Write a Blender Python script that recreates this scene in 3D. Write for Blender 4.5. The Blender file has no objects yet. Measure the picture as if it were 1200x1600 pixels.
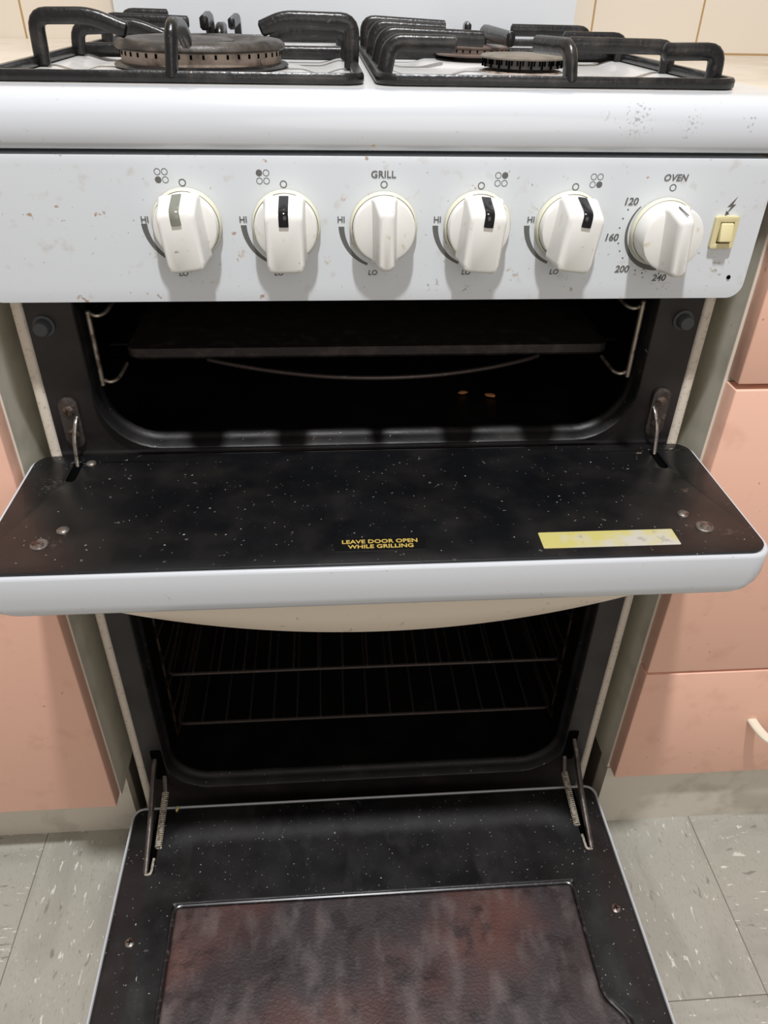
import bpy, bmesh, math, random
from mathutils import Vector, Matrix
random.seed(4)
SC = bpy.context.scene
COL = SC.collection
PI = math.pi

# ------------------------------------------------------------------ camera
def basis(p, y, r):
    f = Vector((math.sin(y)*math.cos(p), math.cos(y)*math.cos(p), -math.sin(p)))
    rt = Vector((math.cos(y), -math.sin(y), 0)); u = rt.cross(f)
    c, s = math.cos(r), math.sin(r)
    return c*rt + s*u, -s*rt + c*u, f
cam_data = bpy.data.cameras.new('camera'); cam = bpy.data.objects.new('camera', cam_data)
COL.objects.link(cam); SC.camera = cam
_r, _u, _f = basis(0.61133, 0.083926, 0.021839)
M = Matrix((( _r.x, _u.x, -_f.x), (_r.y, _u.y, -_f.y), (_r.z, _u.z, -_f.z))).to_4x4()
M.translation = Vector((-0.0364, -0.56344, 0.94391))
cam.matrix_world = M
cam_data.sensor_fit = 'VERTICAL'; cam_data.sensor_height = 36; cam_data.lens = 1172.7/1600*36
cam_data.clip_start = 0.01; cam_data.clip_end = 50

# ------------------------------------------------------------------ world and lights
w = bpy.data.worlds.new('room_light'); SC.world = w; w.use_nodes = True
w.node_tree.nodes['Background'].inputs[0].default_value = (1.0, 0.89, 0.835, 1)
w.node_tree.nodes['Background'].inputs[1].default_value = 0.34
def area(name, loc, target, size, energy, color, shape='DISK'):
    l = bpy.data.lights.new(name, 'AREA'); l.shape = shape; l.size = size; l.energy = energy; l.color = color
    o = bpy.data.objects.new(name, l); COL.objects.link(o); o.location = loc
    o.rotation_euler = (Vector(target)-Vector(loc)).to_track_quat('-Z', 'Y').to_euler()
    return o
area('ceiling_lamp', (0.0, -0.66, 2.5), (0, 0, 0.5), 0.10, 38, (0.98, 0.98, 1.0))
area('room_bounce', (0.4, -2.3, 1.4), (0, 0, 0.5), 1.4, 9, (1.0, 0.95, 0.91))
SC.view_settings.view_transform = 'Standard'; SC.view_settings.look = 'None'
SC.view_settings.gamma = 1; SC.view_settings.use_curve_mapping = False
SC.view_settings.exposure = 0.13

# ------------------------------------------------------------------ materials
def lin(c):
    return tuple((x/12.92 if x <= .04045 else ((x+.055)/1.055)**2.4) for x in (v/255 for v in c)) + (1,)
def mat(name, rgb, rough=.5, metal=0., layers=(), stains=(), bump=0., bump_scale=300, coat=0., spec=.5, stretch=(1,1,1), rough_var=0):
    """layers: (rgb, scale, lo, hi, strength, stretch)"""
    m = bpy.data.materials.new(name); m.use_nodes = True
    nt = m.node_tree; N = nt.nodes; L = nt.links
    b = N['Principled BSDF']; b.inputs['Roughness'].default_value = rough; b.inputs['Metallic'].default_value = metal
    b.inputs['Coat Weight'].default_value = coat; b.inputs['Coat Roughness'].default_value = .08
    b.inputs['Specular IOR Level'].default_value = spec
    g = N.new('ShaderNodeNewGeometry')
    col = N.new('ShaderNodeRGB'); col.outputs[0].default_value = lin(rgb); cur = col.outputs[0]
    k = 0
    for lay in layers:
        c, sc, lo, hi, st = lay[:5]; sx = lay[5] if len(lay) > 5 else (1,1,1)
        k += 1
        mp = N.new('ShaderNodeMapping'); mp.inputs['Scale'].default_value = sx
        mp.inputs['Location'].default_value = (k*3.7, k*1.3, k*2.1)
        L.new(g.outputs['Position'], mp.inputs[0])
        nz = N.new('ShaderNodeTexNoise'); nz.inputs['Scale'].default_value = sc; nz.inputs['Detail'].default_value = 3
        L.new(mp.outputs[0], nz.inputs['Vector'])
        mr = N.new('ShaderNodeMapRange'); mr.inputs[1].default_value = lo; mr.inputs[2].default_value = hi
        mr.inputs[4].default_value = st
        L.new(nz.outputs[0], mr.inputs[0])
        mx = N.new('ShaderNodeMix'); mx.data_type = 'RGBA'
        L.new(mr.outputs[0], mx.inputs[0]); L.new(cur, mx.inputs[6]); mx.inputs[7].default_value = lin(c)
        cur = mx.outputs[2]
    for (sx, sy, sz), sr, c, st, fine in stains:      # a dirt patch with a place of its own
        vd = N.new('ShaderNodeVectorMath'); vd.operation = 'DISTANCE'; L.new(g.outputs['Position'], vd.inputs[0]); vd.inputs[1].default_value = (sx, sy, sz)
        nz = N.new('ShaderNodeTexNoise'); nz.inputs['Scale'].default_value = fine; nz.inputs['Detail'].default_value = 4
        L.new(g.outputs['Position'], nz.inputs['Vector'])
        m1 = N.new('ShaderNodeMapRange'); m1.inputs[1].default_value = 0; m1.inputs[2].default_value = sr; m1.inputs[3].default_value = .62; m1.inputs[4].default_value = .30
        L.new(vd.outputs['Value'], m1.inputs[0])
        ad = N.new('ShaderNodeMath'); ad.operation = 'ADD'; L.new(m1.outputs[0], ad.inputs[0]); L.new(nz.outputs[0], ad.inputs[1])
        m2 = N.new('ShaderNodeMapRange'); m2.inputs[1].default_value = 1.09; m2.inputs[2].default_value = 1.22; m2.inputs[4].default_value = st*.85
        L.new(ad.outputs[0], m2.inputs[0])
        mx = N.new('ShaderNodeMix'); mx.data_type = 'RGBA'
        L.new(m2.outputs[0], mx.inputs[0]); L.new(cur, mx.inputs[6]); mx.inputs[7].default_value = lin(c); cur = mx.outputs[2]
    L.new(cur, b.inputs['Base Color'])
    if rough_var:
        nz = N.new('ShaderNodeTexNoise'); nz.inputs['Scale'].default_value = 25; nz.inputs['Detail'].default_value = 6
        L.new(g.outputs['Position'], nz.inputs['Vector'])
        mr = N.new('ShaderNodeMapRange'); mr.inputs[1].default_value = .3; mr.inputs[2].default_value = .7
        mr.inputs[3].default_value = max(.05, rough-rough_var); mr.inputs[4].default_value = rough+rough_var
        L.new(nz.outputs[0], mr.inputs[0]); L.new(mr.outputs[0], b.inputs['Roughness'])
    if bump:
        nz = N.new('ShaderNodeTexNoise'); nz.inputs['Scale'].default_value = bump_scale; nz.inputs['Detail'].default_value = 4
        L.new(g.outputs['Position'], nz.inputs['Vector'])
        bp = N.new('ShaderNodeBump'); bp.inputs['Strength'].default_value = bump; bp.inputs['Distance'].default_value = .001
        L.new(nz.outputs[0], bp.inputs['Height']); L.new(bp.outputs[0], b.inputs['Normal'])
    return m
SPECK = ((205,205,200), 380, .73, .755, .7)
enamel = mat('white_enamel', (198,202,206), .16, stains=[
    ((.168,-.032,.876), .026, (136,133,128), .8, 520), ((.205,-.032,.874), .02, (140,136,130), .8, 520), ((.245,-.032,.876), .012, (110,105,98), .8, 420),
    ((-.005,-.028,.856), .018, (190,140,60), .8, 300)], layers=[
    ((150,138,120), 150, .70, .78, .45), ((95,88,78), 260, .745, .775, .6), ((168,120,60), 60, .765, .80, .6)], bump=.03, bump_scale=40)
enamel_panel = mat('panel_white_enamel', (212,217,221), .22, stains=[
    ((.248,-.03,.778), .022, (150,140,108), .7, 330), ((.212,-.03,.766), .016, (158,146,112), .6, 330), ((.064,-.03,.765), .012, (132,84,40), .8, 300),
    ((.0985,-.03,.776), .014, (160,120,70), .6, 300), ((.039,-.03,.768), .012, (140,110,76), .7, 380), ((-.094,-.03,.792), .012, (176,150,104), .6, 240),
    ((-.036,-.03,.784), .010, (176,140,90), .7, 240), ((-.118,-.03,.770), .014, (184,160,112), .6, 240), ((-.134,-.03,.852), .010, (188,140,60), .9, 240),
    ((.193,-.03,.776), .012, (130,72,34), .9, 300), ((-.152,-.03,.790), .016, (168,160,140), .5, 300), ((.108,-.03,.82), .012, (170,160,136), .5, 300)], layers=[
    ((170,155,128), 90, .62, .76, .3), ((130,112,90), 260, .69, .74, .55), ((150,105,55), 110, .715, .75, .7), ((70,56,44), 330, .745, .765, .7)], bump=.02, bump_scale=60)
hob_white = mat('hob_white_enamel', (205,205,203), .25, layers=[((140,125,100), 70, .62, .75, .4)])
black_en = mat('black_enamel', (13,14,16), .34, stains=[
    ((.2310,-.0187,.617), .014, (140,122,108), .8, 200), ((.2610,-.0150,.617), .008, (160,164,140), .8, 300), ((-.2440,-.0180,.617), .020, (110,108,104), .55, 330),
    ((-.2570,-.050,.617), .030, (84,80,76), .5, 300), ((.2470,-.080,.617), .012, (110,88,74), .7, 240), ((-.2350,-.125,.617), .022, (70,60,56), .6, 200), ((.2560,-.135,.617), .02, (74,64,60), .6, 260)], layers=[
    ((40,36,34), 25, .45, .7, .5), SPECK, ((120,118,112), 200, .71, .75, .5)], bump=.04, rough_var=.08)
lip_m = mat('dull_black_lip', (15,15,16), .5, layers=[((44,40,38), 30, .45, .7, .6), SPECK], bump=.15, spec=.35, rough_var=.1)
frame_bl = mat('brown_black_enamel', (27,23,24), .34, layers=[((48,42,40), 30, .45, .7, .6), ((170,168,160), 330, .75, .77, .7)], bump=.05, rough_var=.08)
cavity_m = mat('sooty_cavity_enamel', (6,6,7), .45, layers=[((20,18,17), 20, .5, .7, .6), ((90,85,78), 260, .76, .78, .5)], bump=.1, rough_var=.1)
door_bl = mat('greasy_black_enamel', (15,15,16), .45, spec=.4, layers=[
    ((34,32,32), 12, .42, .66, .8), ((56,54,54), 45, .55, .75, .45, (1,.5,1)), ((205,205,200), 360, .70, .73, .6), ((120,116,110), 140, .70, .74, .35)], bump=.1, bump_scale=150, rough_var=.12)
door_br = mat('burnt_brown_enamel', (58,51,53), .42, layers=[
    ((96,62,54), 7, .48, .66, .8), ((122,114,112), 42, .50, .80, .5, (1.2,.55,1)), ((34,26,27), 38, .55, .66, .7),
    ((150,148,146), 300, .70, .76, .35)], bump=.45, bump_scale=330, rough_var=.12)
iron = mat('black_enamelled_iron', (17,17,18), .30, layers=[((58,54,50), 60, .5, .72, .6), ((110,104,94), 300, .68, .76, .4)], bump=.35, bump_scale=260)
dusty = mat('dusty_iron', (50,46,42), .45, layers=[((92,84,76), 80, .45, .7, .7)], bump=.5, bump_scale=260)
iron_rust = mat('worn_iron', (70,62,52), .6, layers=[((110,96,76), 160, .5, .7, .7)], bump=.4)
alu = mat('sooty_aluminium', (160,144,130), .55, .0, layers=[((66,52,42), 60, .5, .65, .8), ((168,150,136), 140, .6, .7, .6)], bump=.2)
cap_gr = mat('grey_burner_cap', (120,112,100), .5, layers=[((84,76,68), 70, .5, .7, .6)], bump=.2)
cap_br = mat('brown_burner_cap', (104,88,78), .5, layers=[((66,54,46), 70, .5, .7, .6)], bump=.2)
crown_d = mat('dark_crown', (76,72,70), .5, .4, layers=[((40,36,34), 90, .5, .7, .6)], bump=.2)
tray_m = mat('burnt_tray', (44,38,36), .5, layers=[((80,70,64), 90, .5, .7, .6)], bump=.3)
ivory = mat('yellowed_ring', (205,196,150), .5)
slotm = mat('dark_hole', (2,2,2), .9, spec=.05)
knob_w = mat('knob_white_plastic', (228,228,223), .3, layers=[((190,168,120), 90, .66, .74, .6), ((110,98,84), 200, .72, .76, .7)])
knob_y = mat('yellowed_collar_plastic', (219,217,194), .38, layers=[((150,125,80), 90, .66, .76, .6)])
ind_b = mat('black_indicator', (16,16,18), .15)
ind_g = mat('grey_indicator', (122,124,112), .25)
print_m = mat('grey_print', (96,96,94), .5)
cream_sw = mat('cream_switch_plastic', (214,203,158), .35, layers=[((150,130,80), 120, .68, .76, .6)])
strip_m = mat('side_panel_enamel', (205,197,182), .35, layers=[((150,128,96), 320, .58, .72, .6), ((92,68,48), 420, .66, .72, .6)])
handle_m = mat('cream_handle_plastic', (216,204,186), .38, layers=[((130,115,95), 150, .68, .75, .5)])
steel = mat('dull_steel', (150,145,138), .35, .9, layers=[((70,60,52), 130, .55, .68, .8)], bump=.2)
steel_d = mat('tarnished_steel', (84,78,74), .42, .7, layers=[((120,112,104), 140, .55, .7, .6), ((42,36,32), 60, .55, .68, .7)], bump=.3)
spring_m = mat('crusted_spring', (178,172,158), .6, .2, layers=[((110,92,72), 250, .5, .6, .8)], bump=.5)
rack_m = mat('browned_rack_wire', (70,62,58), .45, .6, layers=[((110,100,92), 160, .6, .7, .5)], bump=.2)
ladder_m = mat('nickel_wire', (175,165,152), .35, .8, layers=[((92,76,62), 130, .52, .66, .8)])
rubber = mat('grey_rubber', (66,70,72), .6)
gold_t = mat('gold_print', (206,178,92), .4, .2)
label_b = mat('black_label', (18,18,18), .22)
foil = mat('worn_foil_label', (205,202,190), .35, .2, layers=[((208,198,96), 30, .42, .56, .8, (1,1,1)), ((150,146,132), 140, .6, .7, .5)])
pink = mat('pink_laminate', (236,188,165), .45, layers=[((204,152,130), 40, .58, .75, .3), ((150,96,78), 70, .72, .77, .55), ((120,72,56), 150, .745, .77, .6)], bump=.06, bump_scale=500)
pink_edge = mat('pink_edge_band', (198,150,132), .5, layers=[((130,84,70), 130, .70, .75, .6)])
carcass = mat('grey_melamine', (214,212,196), .45, layers=[((150,145,128), 20, .5, .7, .4), ((90,74,58), 150, .75, .77, .7)])
edge_w = mat('white_edge_band', (228,220,205), .45)
kick_m = mat('grey_kickboard', (206,200,186), .5, layers=[((150,142,128), 30, .5, .7, .4)])
plinth_m = mat('brown_plinth', (88,80,70), .6)
bench_m = mat('beige_stone_laminate', (214,204,188), .35, layers=[((186,172,150), 14, .45, .7, .7), ((150,128,104), 120, .72, .76, .5)])
panel_w = mat('white_splash_enamel', (203,207,210), .3, layers=[((120,118,112), 90, .76, .78, .5)])
crumb_y = mat('yellow_crumb', (214,204,130), .6)
crumb_o = mat('orange_crumb', (170,112,62), .7)

def floor_material():
    m = bpy.data.materials.new('streaked_vinyl_tiles'); m.use_nodes = True
    nt = m.node_tree; N = nt.nodes; L = nt.links; b = N['Principled BSDF']
    b.inputs['Roughness'].default_value = .42
    g = N.new('ShaderNodeNewGeometry'); sp = N.new('ShaderNodeSeparateXYZ'); L.new(g.outputs['Position'], sp.inputs[0])
    T = .2743
    def math_(op, a, b_=None):
        n = N.new('ShaderNodeMath'); n.operation = op
        for i, v in enumerate((a, b_)):
            if v is None: continue
            if isinstance(v, (int, float)): n.inputs[i].default_value = v
            else: L.new(v, n.inputs[i])
        return n.outputs[0]
    tx = math_('DIVIDE', math_('SUBTRACT', sp.outputs[0], .418), T)
    ty = math_('DIVIDE', math_('SUBTRACT', sp.outputs[1], -.2305), T)
    par = math_('MODULO', math_('ADD', math_('ADD', math_('FLOOR', tx), math_('FLOOR', ty)), 40), 2)   # 0 or 1
    def streak(ax, scale, lo, hi, off):
        mp = N.new('ShaderNodeMapping'); mp.inputs['Location'].default_value = (off, off*.7, 0)
        mp.inputs['Scale'].default_value = (1, .3, 1) if ax == 'y' else (.3, 1, 1)
        mp.inputs['Rotation'].default_value = (0, 0, .12)
        L.new(g.outputs['Position'], mp.inputs[0])
        nz = N.new('ShaderNodeTexNoise'); nz.inputs['Scale'].default_value = scale; nz.inputs['Detail'].default_value = 3
        nz.inputs['Distortion'].default_value = .5
        L.new(mp.outputs[0], nz.inputs['Vector'])
        mr = N.new('ShaderNodeMapRange'); mr.inputs[1].default_value = lo; mr.inputs[2].default_value = hi
        L.new(nz.outputs[0], mr.inputs[0]); return mr.outputs[0]
    def mixf(f, a, c):
        n = N.new('ShaderNodeMix'); n.data_type = 'FLOAT'; L.new(f, n.inputs[0]); L.new(a, n.inputs[2]); L.new(c, n.inputs[3]); return n.outputs[0]
    def mixc(f, a, c, st=1.):
        n = N.new('ShaderNodeMix'); n.data_type = 'RGBA'; L.new(math_('MULTIPLY', f, st), n.inputs[0]); L.new(a, n.inputs[6])
        n.inputs[7].default_value = lin(c); return n.outputs[2]
    c0 = N.new('ShaderNodeRGB'); c0.outputs[0].default_value = lin((172,171,160)); cur = c0.outputs[0]
    cur = mixc(mixf(par, streak('x', 26, .45, .62, 5), streak('y', 26, .45, .62, 5)), cur, (150,148,138), .55)
    cur = mixc(mixf(par, streak('x', 130, .66, .70, 1), streak('y', 130, .66, .70, 1)), cur, (120,116,110), .7)
    cur = mixc(mixf(par, streak('x', 230, .65, .70, 9), streak('y', 230, .65, .70, 9)), cur, (224,222,212), .9)
    cur = mixc(streak('y', 500, .56, .7, 4), cur, (140,136,126), .5)
    fx = math_('ABSOLUTE', math_('SUBTRACT', tx, math_('ROUND', tx)))
    fy = math_('ABSOLUTE', math_('SUBTRACT', ty, math_('ROUND', ty)))
    gr = math_('LESS_THAN', math_('MINIMUM', fx, fy), .0024)
    cur = mixc(gr, cur, (104,96,84), .8)
    L.new(cur, b.inputs['Base Color'])
    nz = N.new('ShaderNodeTexNoise'); nz.inputs['Scale'].default_value = 60; L.new(g.outputs['Position'], nz.inputs['Vector'])
    bp = N.new('ShaderNodeBump'); bp.inputs['Strength'].default_value = .1; bp.inputs['Distance'].default_value = .001
    L.new(nz.outputs[0], bp.inputs['Height']); L.new(bp.outputs[0], b.inputs['Normal'])
    return m
def tile_material():
    m = bpy.data.materials.new('cream_wall_tiles'); m.use_nodes = True
    nt = m.node_tree; N = nt.nodes; L = nt.links; b = N['Principled BSDF']; b.inputs['Roughness'].default_value = .2
    g = N.new('ShaderNodeNewGeometry'); sp = N.new('ShaderNodeSeparateXYZ'); L.new(g.outputs['Position'], sp.inputs[0])
    def math_(op, a, b_=None):
        n = N.new('ShaderNodeMath'); n.operation = op
        for i, v in enumerate((a, b_)):
            if v is None: continue
            if isinstance(v, (int, float)): n.inputs[i].default_value = v
            else: L.new(v, n.inputs[i])
        return n.outputs[0]
    tx = math_('DIVIDE', math_('SUBTRACT', sp.outputs[0], .312), .1418)
    tz = math_('DIVIDE', math_('SUBTRACT', sp.outputs[2], .878), .1418)
    fx = math_('ABSOLUTE', math_('SUBTRACT', tx, math_('ROUND', tx)))
    fz = math_('ABSOLUTE', math_('SUBTRACT', tz, math_('ROUND', tz)))
    gr = math_('LESS_THAN', math_('MINIMUM', fx, fz), .009)
    n = N.new('ShaderNodeMix'); n.data_type = 'RGBA'; L.new(gr, n.inputs[0])
    n.inputs[6].default_value = lin((214,204,188)); n.inputs[7].default_value = lin((168,138,96))
    L.new(n.outputs[2], b.inputs['Base Color'])
    return m
floor_m = floor_material(); tile_m = tile_material()

# ------------------------------------------------------------------ object helpers
WORLD = {}
def wpos(o): return WORLD.get(o.name, Vector(o.location)) if o else Vector((0,0,0))
def obj(name, bm, m, parent=None, smooth=False, bevel=None, angle=35, recalc=True):
    """bmesh in world coordinates -> one mesh object whose origin is the middle of its box"""
    if recalc: bmesh.ops.recalc_face_normals(bm, faces=bm.faces[:])
    vs = [v.co for v in bm.verts]
    lo = Vector([min(v[i] for v in vs) for i in range(3)]); hi = Vector([max(v[i] for v in vs) for i in range(3)])
    c = (lo+hi)/2
    if parent is None: c.z = lo.z
    bmesh.ops.translate(bm, verts=bm.verts[:], vec=-c)
    me = bpy.data.meshes.new(name); bm.to_mesh(me); bm.free()
    for mm in (m if isinstance(m, (list, tuple)) else [m]): me.materials.append(mm)
    o = bpy.data.objects.new(name, me); COL.objects.link(o)
    o.parent = parent; o.location = c - wpos(parent); WORLD[o.name] = c
    if bevel:
        b = o.modifiers.new('bevel', 'BEVEL'); b.width = bevel[0]; b.segments = bevel[1]; b.limit_method = 'ANGLE'; b.angle_limit = math.radians(30)
    if smooth or bevel:
        for p in me.polygons: p.use_smooth = True
        me.set_sharp_from_angle(angle=math.radians(angle)) if not bevel else None
    return o
def thing(name, label, cat, loc, group=None):
    o = bpy.data.objects.new(name, None); COL.objects.link(o); o.location = loc; o.empty_display_size = .05
    WORLD[o.name] = Vector(loc); return tag(o, label, cat, group)
def tag(o, label, cat, group=None):
    o['label'] = label; o['category'] = cat
    if group: o['group'] = group
    return o
def struct(o): o['kind'] = 'structure'; return o
def box(bm, x0, x1, y0, y1, z0, z1, mi=0):
    r = bmesh.ops.create_cube(bm, size=1, matrix=Matrix.Translation(((x0+x1)/2, (y0+y1)/2, (z0+z1)/2)) @ Matrix.Diagonal((abs(x1-x0), abs(y1-y0), abs(z1-z0), 1)))
    return r['verts']
def B(*a):
    bm = bmesh.new(); box(bm, *a); return bm
def tube(bm, pts, r, seg=10, closed=False):
    pts = [Vector(p) for p in pts]; n = len(pts); rings = []
    prev = None
    for i, p in enumerate(pts):
        a = pts[(i-1) % n] if (closed or i > 0) else p; c = pts[(i+1) % n] if (closed or i < n-1) else p
        t = (c-a).normalized()
        if prev is None:
            up = Vector((0,0,1)) if abs(t.z) < .9 else Vector((1,0,0)); nx = t.cross(up).normalized()
        else: nx = (prev - t*prev.dot(t)).normalized()
        prev = nx; ny = t.cross(nx)
        rr = r[i] if isinstance(r, (list, tuple)) else r
        rings.append([bm.verts.new(p + (nx*math.cos(2*PI*k/seg) + ny*math.sin(2*PI*k/seg))*rr) for k in range(seg)])
    m = n if closed else n-1
    for i in range(m):
        A, C = rings[i], rings[(i+1) % n]
        for k in range(seg): bm.faces.new((A[k], A[(k+1) % seg], C[(k+1) % seg], C[k]))
    if not closed: bm.faces.new(rings[0][::-1]); bm.faces.new(rings[-1])
def smooth_path(pts, k=6):
    """Catmull-Rom through points"""
    P = [Vector(p) for p in pts]; P = [P[0]*2-P[1]] + P + [P[-1]*2-P[-2]]; out = []
    for i in range(1, len(P)-2):
        for j in range(k):
            t = j/k; a, b, c, d = P[i-1], P[i], P[i+1], P[i+2]
            out.append(.5*((2*b)+(c-a)*t+(2*a-5*b+4*c-d)*t*t+(3*b-a-3*c+d)*t**3))
    out.append(P[-2]); return out
def rounded_path(pts, r=.008, k=5):
    P = [Vector(p) for p in pts]; out = [P[0]]
    for i in range(1, len(P)-1):
        a, b, c = P[i-1], P[i], P[i+1]; d = min(r, (a-b).length*.45, (c-b).length*.45)
        s = b+(a-b).normalized()*d; e = b+(c-b).normalized()*d
        for j in range(k+1):
            t = j/k; out.append(s*(1-t)**2+b*2*t*(1-t)+e*t*t)
    out.append(P[-1]); return out
def bar(bm, pts, hw, hh, side, chamf=.35, taper_end=True):
    """sweep a chamfered rectangle: hw half width along 'side', hh half height across it"""
    P = [Vector(p) for p in pts]; side = Vector(side).normalized(); rings = []
    for i, p in enumerate(P):
        t = (P[min(i+1, len(P)-1)] - P[max(i-1, 0)]).normalized()
        s = (side - t*side.dot(t)).normalized(); n = s.cross(t)
        k = 1.0
        w_, h_ = hw*k, hh*k; c = chamf*min(w_, h_)*1.2
        prof = [(w_, h_-c), (w_-c, h_), (-w_+c, h_), (-w_, h_-c), (-w_, -h_+c), (-w_+c, -h_), (w_-c, -h_), (w_, -h_+c)]
        rings.append([bm.verts.new(p+s*a+n*b) for a, b in prof])
    for A, C in zip(rings, rings[1:]):
        for k in range(8): bm.faces.new((A[k], A[(k+1) % 8], C[(k+1) % 8], C[k]))
    for ring, q, d in ((rings[0], P[0], P[0]-P[1]), (rings[-1], P[-1], P[-1]-P[-2])):
        e = bmesh.ops.extrude_face_region(bm, geom=[bm.faces.new(ring)])
        vs = [g for g in e['geom'] if isinstance(g, bmesh.types.BMVert)]
        ctr = sum((v.co for v in vs), Vector())/len(vs)
        for v in vs: v.co = ctr+(v.co-ctr)*.6+d.normalized()*min(hw, hh)*.4
def lathe(bm, prof, c, axis='z', seg=48, ax=None):
    """prof: (r, h) list revolved about axis through c"""
    rings = []
    for r, h in prof:
        ring = []
        for k in range(seg):
            a = 2*PI*k/seg
            if axis == 'z': v = Vector((r*math.cos(a), r*math.sin(a), h))
            else: v = Vector((r*math.cos(a), -h, r*math.sin(a)))      # axis -y: h towards the viewer
            ring.append(bm.verts.new(Vector(c)+v))
        rings.append(ring)
    for A, C in zip(rings, rings[1:]):
        for k in range(seg): bm.faces.new((A[k], A[(k+1) % seg], C[(k+1) % seg], C[k]))
    bm.faces.new(rings[0]); bm.faces.new(rings[-1])
def rrect(x0, x1, y0, y1, r, k=8):
    rs = r if isinstance(r, (list, tuple)) else (r,)*4      # order: x1y0, x1y1, x0y1, x0y0
    out = []
    for (cx, cy, a0, rr) in ((x1, y0, -90, rs[0]), (x1, y1, 0, rs[1]), (x0, y1, 90, rs[2]), (x0, y0, 180, rs[3])):
        ox = cx-rr if cx == x1 else cx+rr; oy = cy+rr if cy == y0 else cy-rr
        for j in range(k+1):
            a = math.radians(a0+90*j/k); out.append((ox+rr*math.cos(a), oy+rr*math.sin(a)))
    return out
def plate(outer, holes, plane, off, th, target=None):
    """flat plate with holes; plane 'xz' (offset along y) or 'xy' (offset along z). th added on + side of the axis"""
    cu = bpy.data.curves.new('t', 'CURVE'); cu.dimensions = '2D'; cu.fill_mode = 'BOTH'; cu.extrude = th/2
    for lp in [outer]+list(holes):
        s = cu.splines.new('POLY'); s.points.add(len(lp)-1); s.use_cyclic_u = True
        for p, (a, b) in zip(s.points, lp): p.co = (a, b, 0, 1)
    o = bpy.data.objects.new('t', cu); COL.objects.link(o)
    dg = bpy.context.evaluated_depsgraph_get(); dg.update()
    me = bpy.data.meshes.new_from_object(o.evaluated_get(dg))
    bm = target or bmesh.new(); tmp = bmesh.new(); tmp.from_mesh(me)
    bmesh.ops.remove_doubles(tmp, verts=tmp.verts[:], dist=1e-6)
    for v in tmp.verts:
        a, b, c = v.co
        v.co = Vector((a, off+th/2+c, b)) if plane == 'xz' else Vector((a, b, off+th/2+c))
    tm = bpy.data.meshes.new('t'); tmp.to_mesh(tm); tmp.free(); bm.from_mesh(tm)
    bpy.data.objects.remove(o); bpy.data.curves.remove(cu); bpy.data.meshes.remove(me); bpy.data.meshes.remove(tm)
    return bm
def text_bm(bm, s, size, place, shear=0., th=.0002, space=1.0):
    """place: matrix that puts the text (lying in xy, centred) into the world"""
    cu = bpy.data.curves.new('t', 'FONT'); cu.body = s; cu.size = size; cu.align_x = 'CENTER'; cu.align_y = 'CENTER'
    cu.extrude = th; cu.shear = shear; cu.space_character = space; cu.resolution_u = 3
    cu.offset = size*.02
    o = bpy.data.objects.new('t', cu); COL.objects.link(o)
    dg = bpy.context.evaluated_depsgraph_get(); dg.update()
    me = bpy.data.meshes.new_from_object(o.evaluated_get(dg)); me.transform(place); bm.from_mesh(me)
    bpy.data.objects.remove(o); bpy.data.curves.remove(cu); bpy.data.meshes.remove(me)
FRONT = lambda x, y, z: Matrix.Translation((x, y, z)) @ Matrix.Rotation(PI/2, 4, 'X')
def circle(cx, cy, r, k=24): return [(cx+r*math.cos(2*PI*i/k), cy+r*math.sin(2*PI*i/k)) for i in range(k)]

# ================================================================== SETTING
FZ = .06
struct(obj('floor', B(-2.2, 2.2, -2.6, .65, FZ-.03, FZ), floor_m))
struct(obj('wall_back', B(-2.2, 2.2, .56, .65, FZ, 2.5), tile_m))

# ================================================================== CABINETS
CF = -.036          # front of the drawer faces
# ---- left cabinet
cl = thing('base_cabinet', 'pink-doored grey base cabinet left of the stove', 'cabinet', (-.56, .25, FZ), 'base cabinets beside the stove')
obj('carcass', B(-.83, -.29, -.016, .55, .165, .842), carcass, cl)
obj('edge_band', B(-.294, -.2895, -.0175, -.0158, .168, .84), edge_w, cl)
obj('door', B(-.83, -.2905, CF, -.018, .172, .835), pink, cl, bevel=(.0012, 2))
obj('kickboard', B(-.83, -.2905, .008, .022, FZ, .165), kick_m, cl)
obj('plinth', B(-.80, -.2895, .0225, .5, FZ, .165), plinth_m, cl)
# ---- right cabinet with drawers
cr = thing('base_cabinet', 'grey base cabinet with pink drawers right of the stove', 'cabinet', (.56, .25, FZ), 'base cabinets beside the stove')
obj('carcass', B(.288, .83, -.016, .55, .172, .842), carcass, cr)
obj('edge_band', B(.2875, .292, -.0178, -.0158, .175, .84), edge_w, cr)
obj('kickboard', B(.2885, .83, -.018, .004, FZ, .172), kick_m, cr)
obj('plinth', B(.2875, .80, .0045, .5, FZ, .172), plinth_m, cr)
def pull(cx, z, parent):
    bm = bmesh.new()
    pts = [(cx-.001, CF+.002, z), (cx+.001, CF-.012, z-.001), (cx+.006, CF-.024, z-.002), (cx+.018, CF-.030, z-.003), (cx+.04, CF-.032, z-.003),
           (cx+.066, CF-.030, z-.003), (cx+.078, CF-.024, z-.002), (cx+.083, CF-.012, z-.001), (cx+.085, CF+.002, z)]
    bar(bm, smooth_path(pts, 4), .0028, .0055, (0,-1,0) if 0 else (0,0,1), .5)
    return obj('handle', bm, ivory_handle, parent, smooth=True)
ivory_handle = mat('ivory_pull_plastic', (228,222,202), .35)
for z0, z1, hz in ((.688, .835, .76), (.3565, .683, .55), (.178, .353, .272)):
    d = obj('drawer', B(.2895, .83, CF, -.018, z0, z1), pink, cr, bevel=(.0012, 2))
    pull(.431, hz, d)
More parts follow.
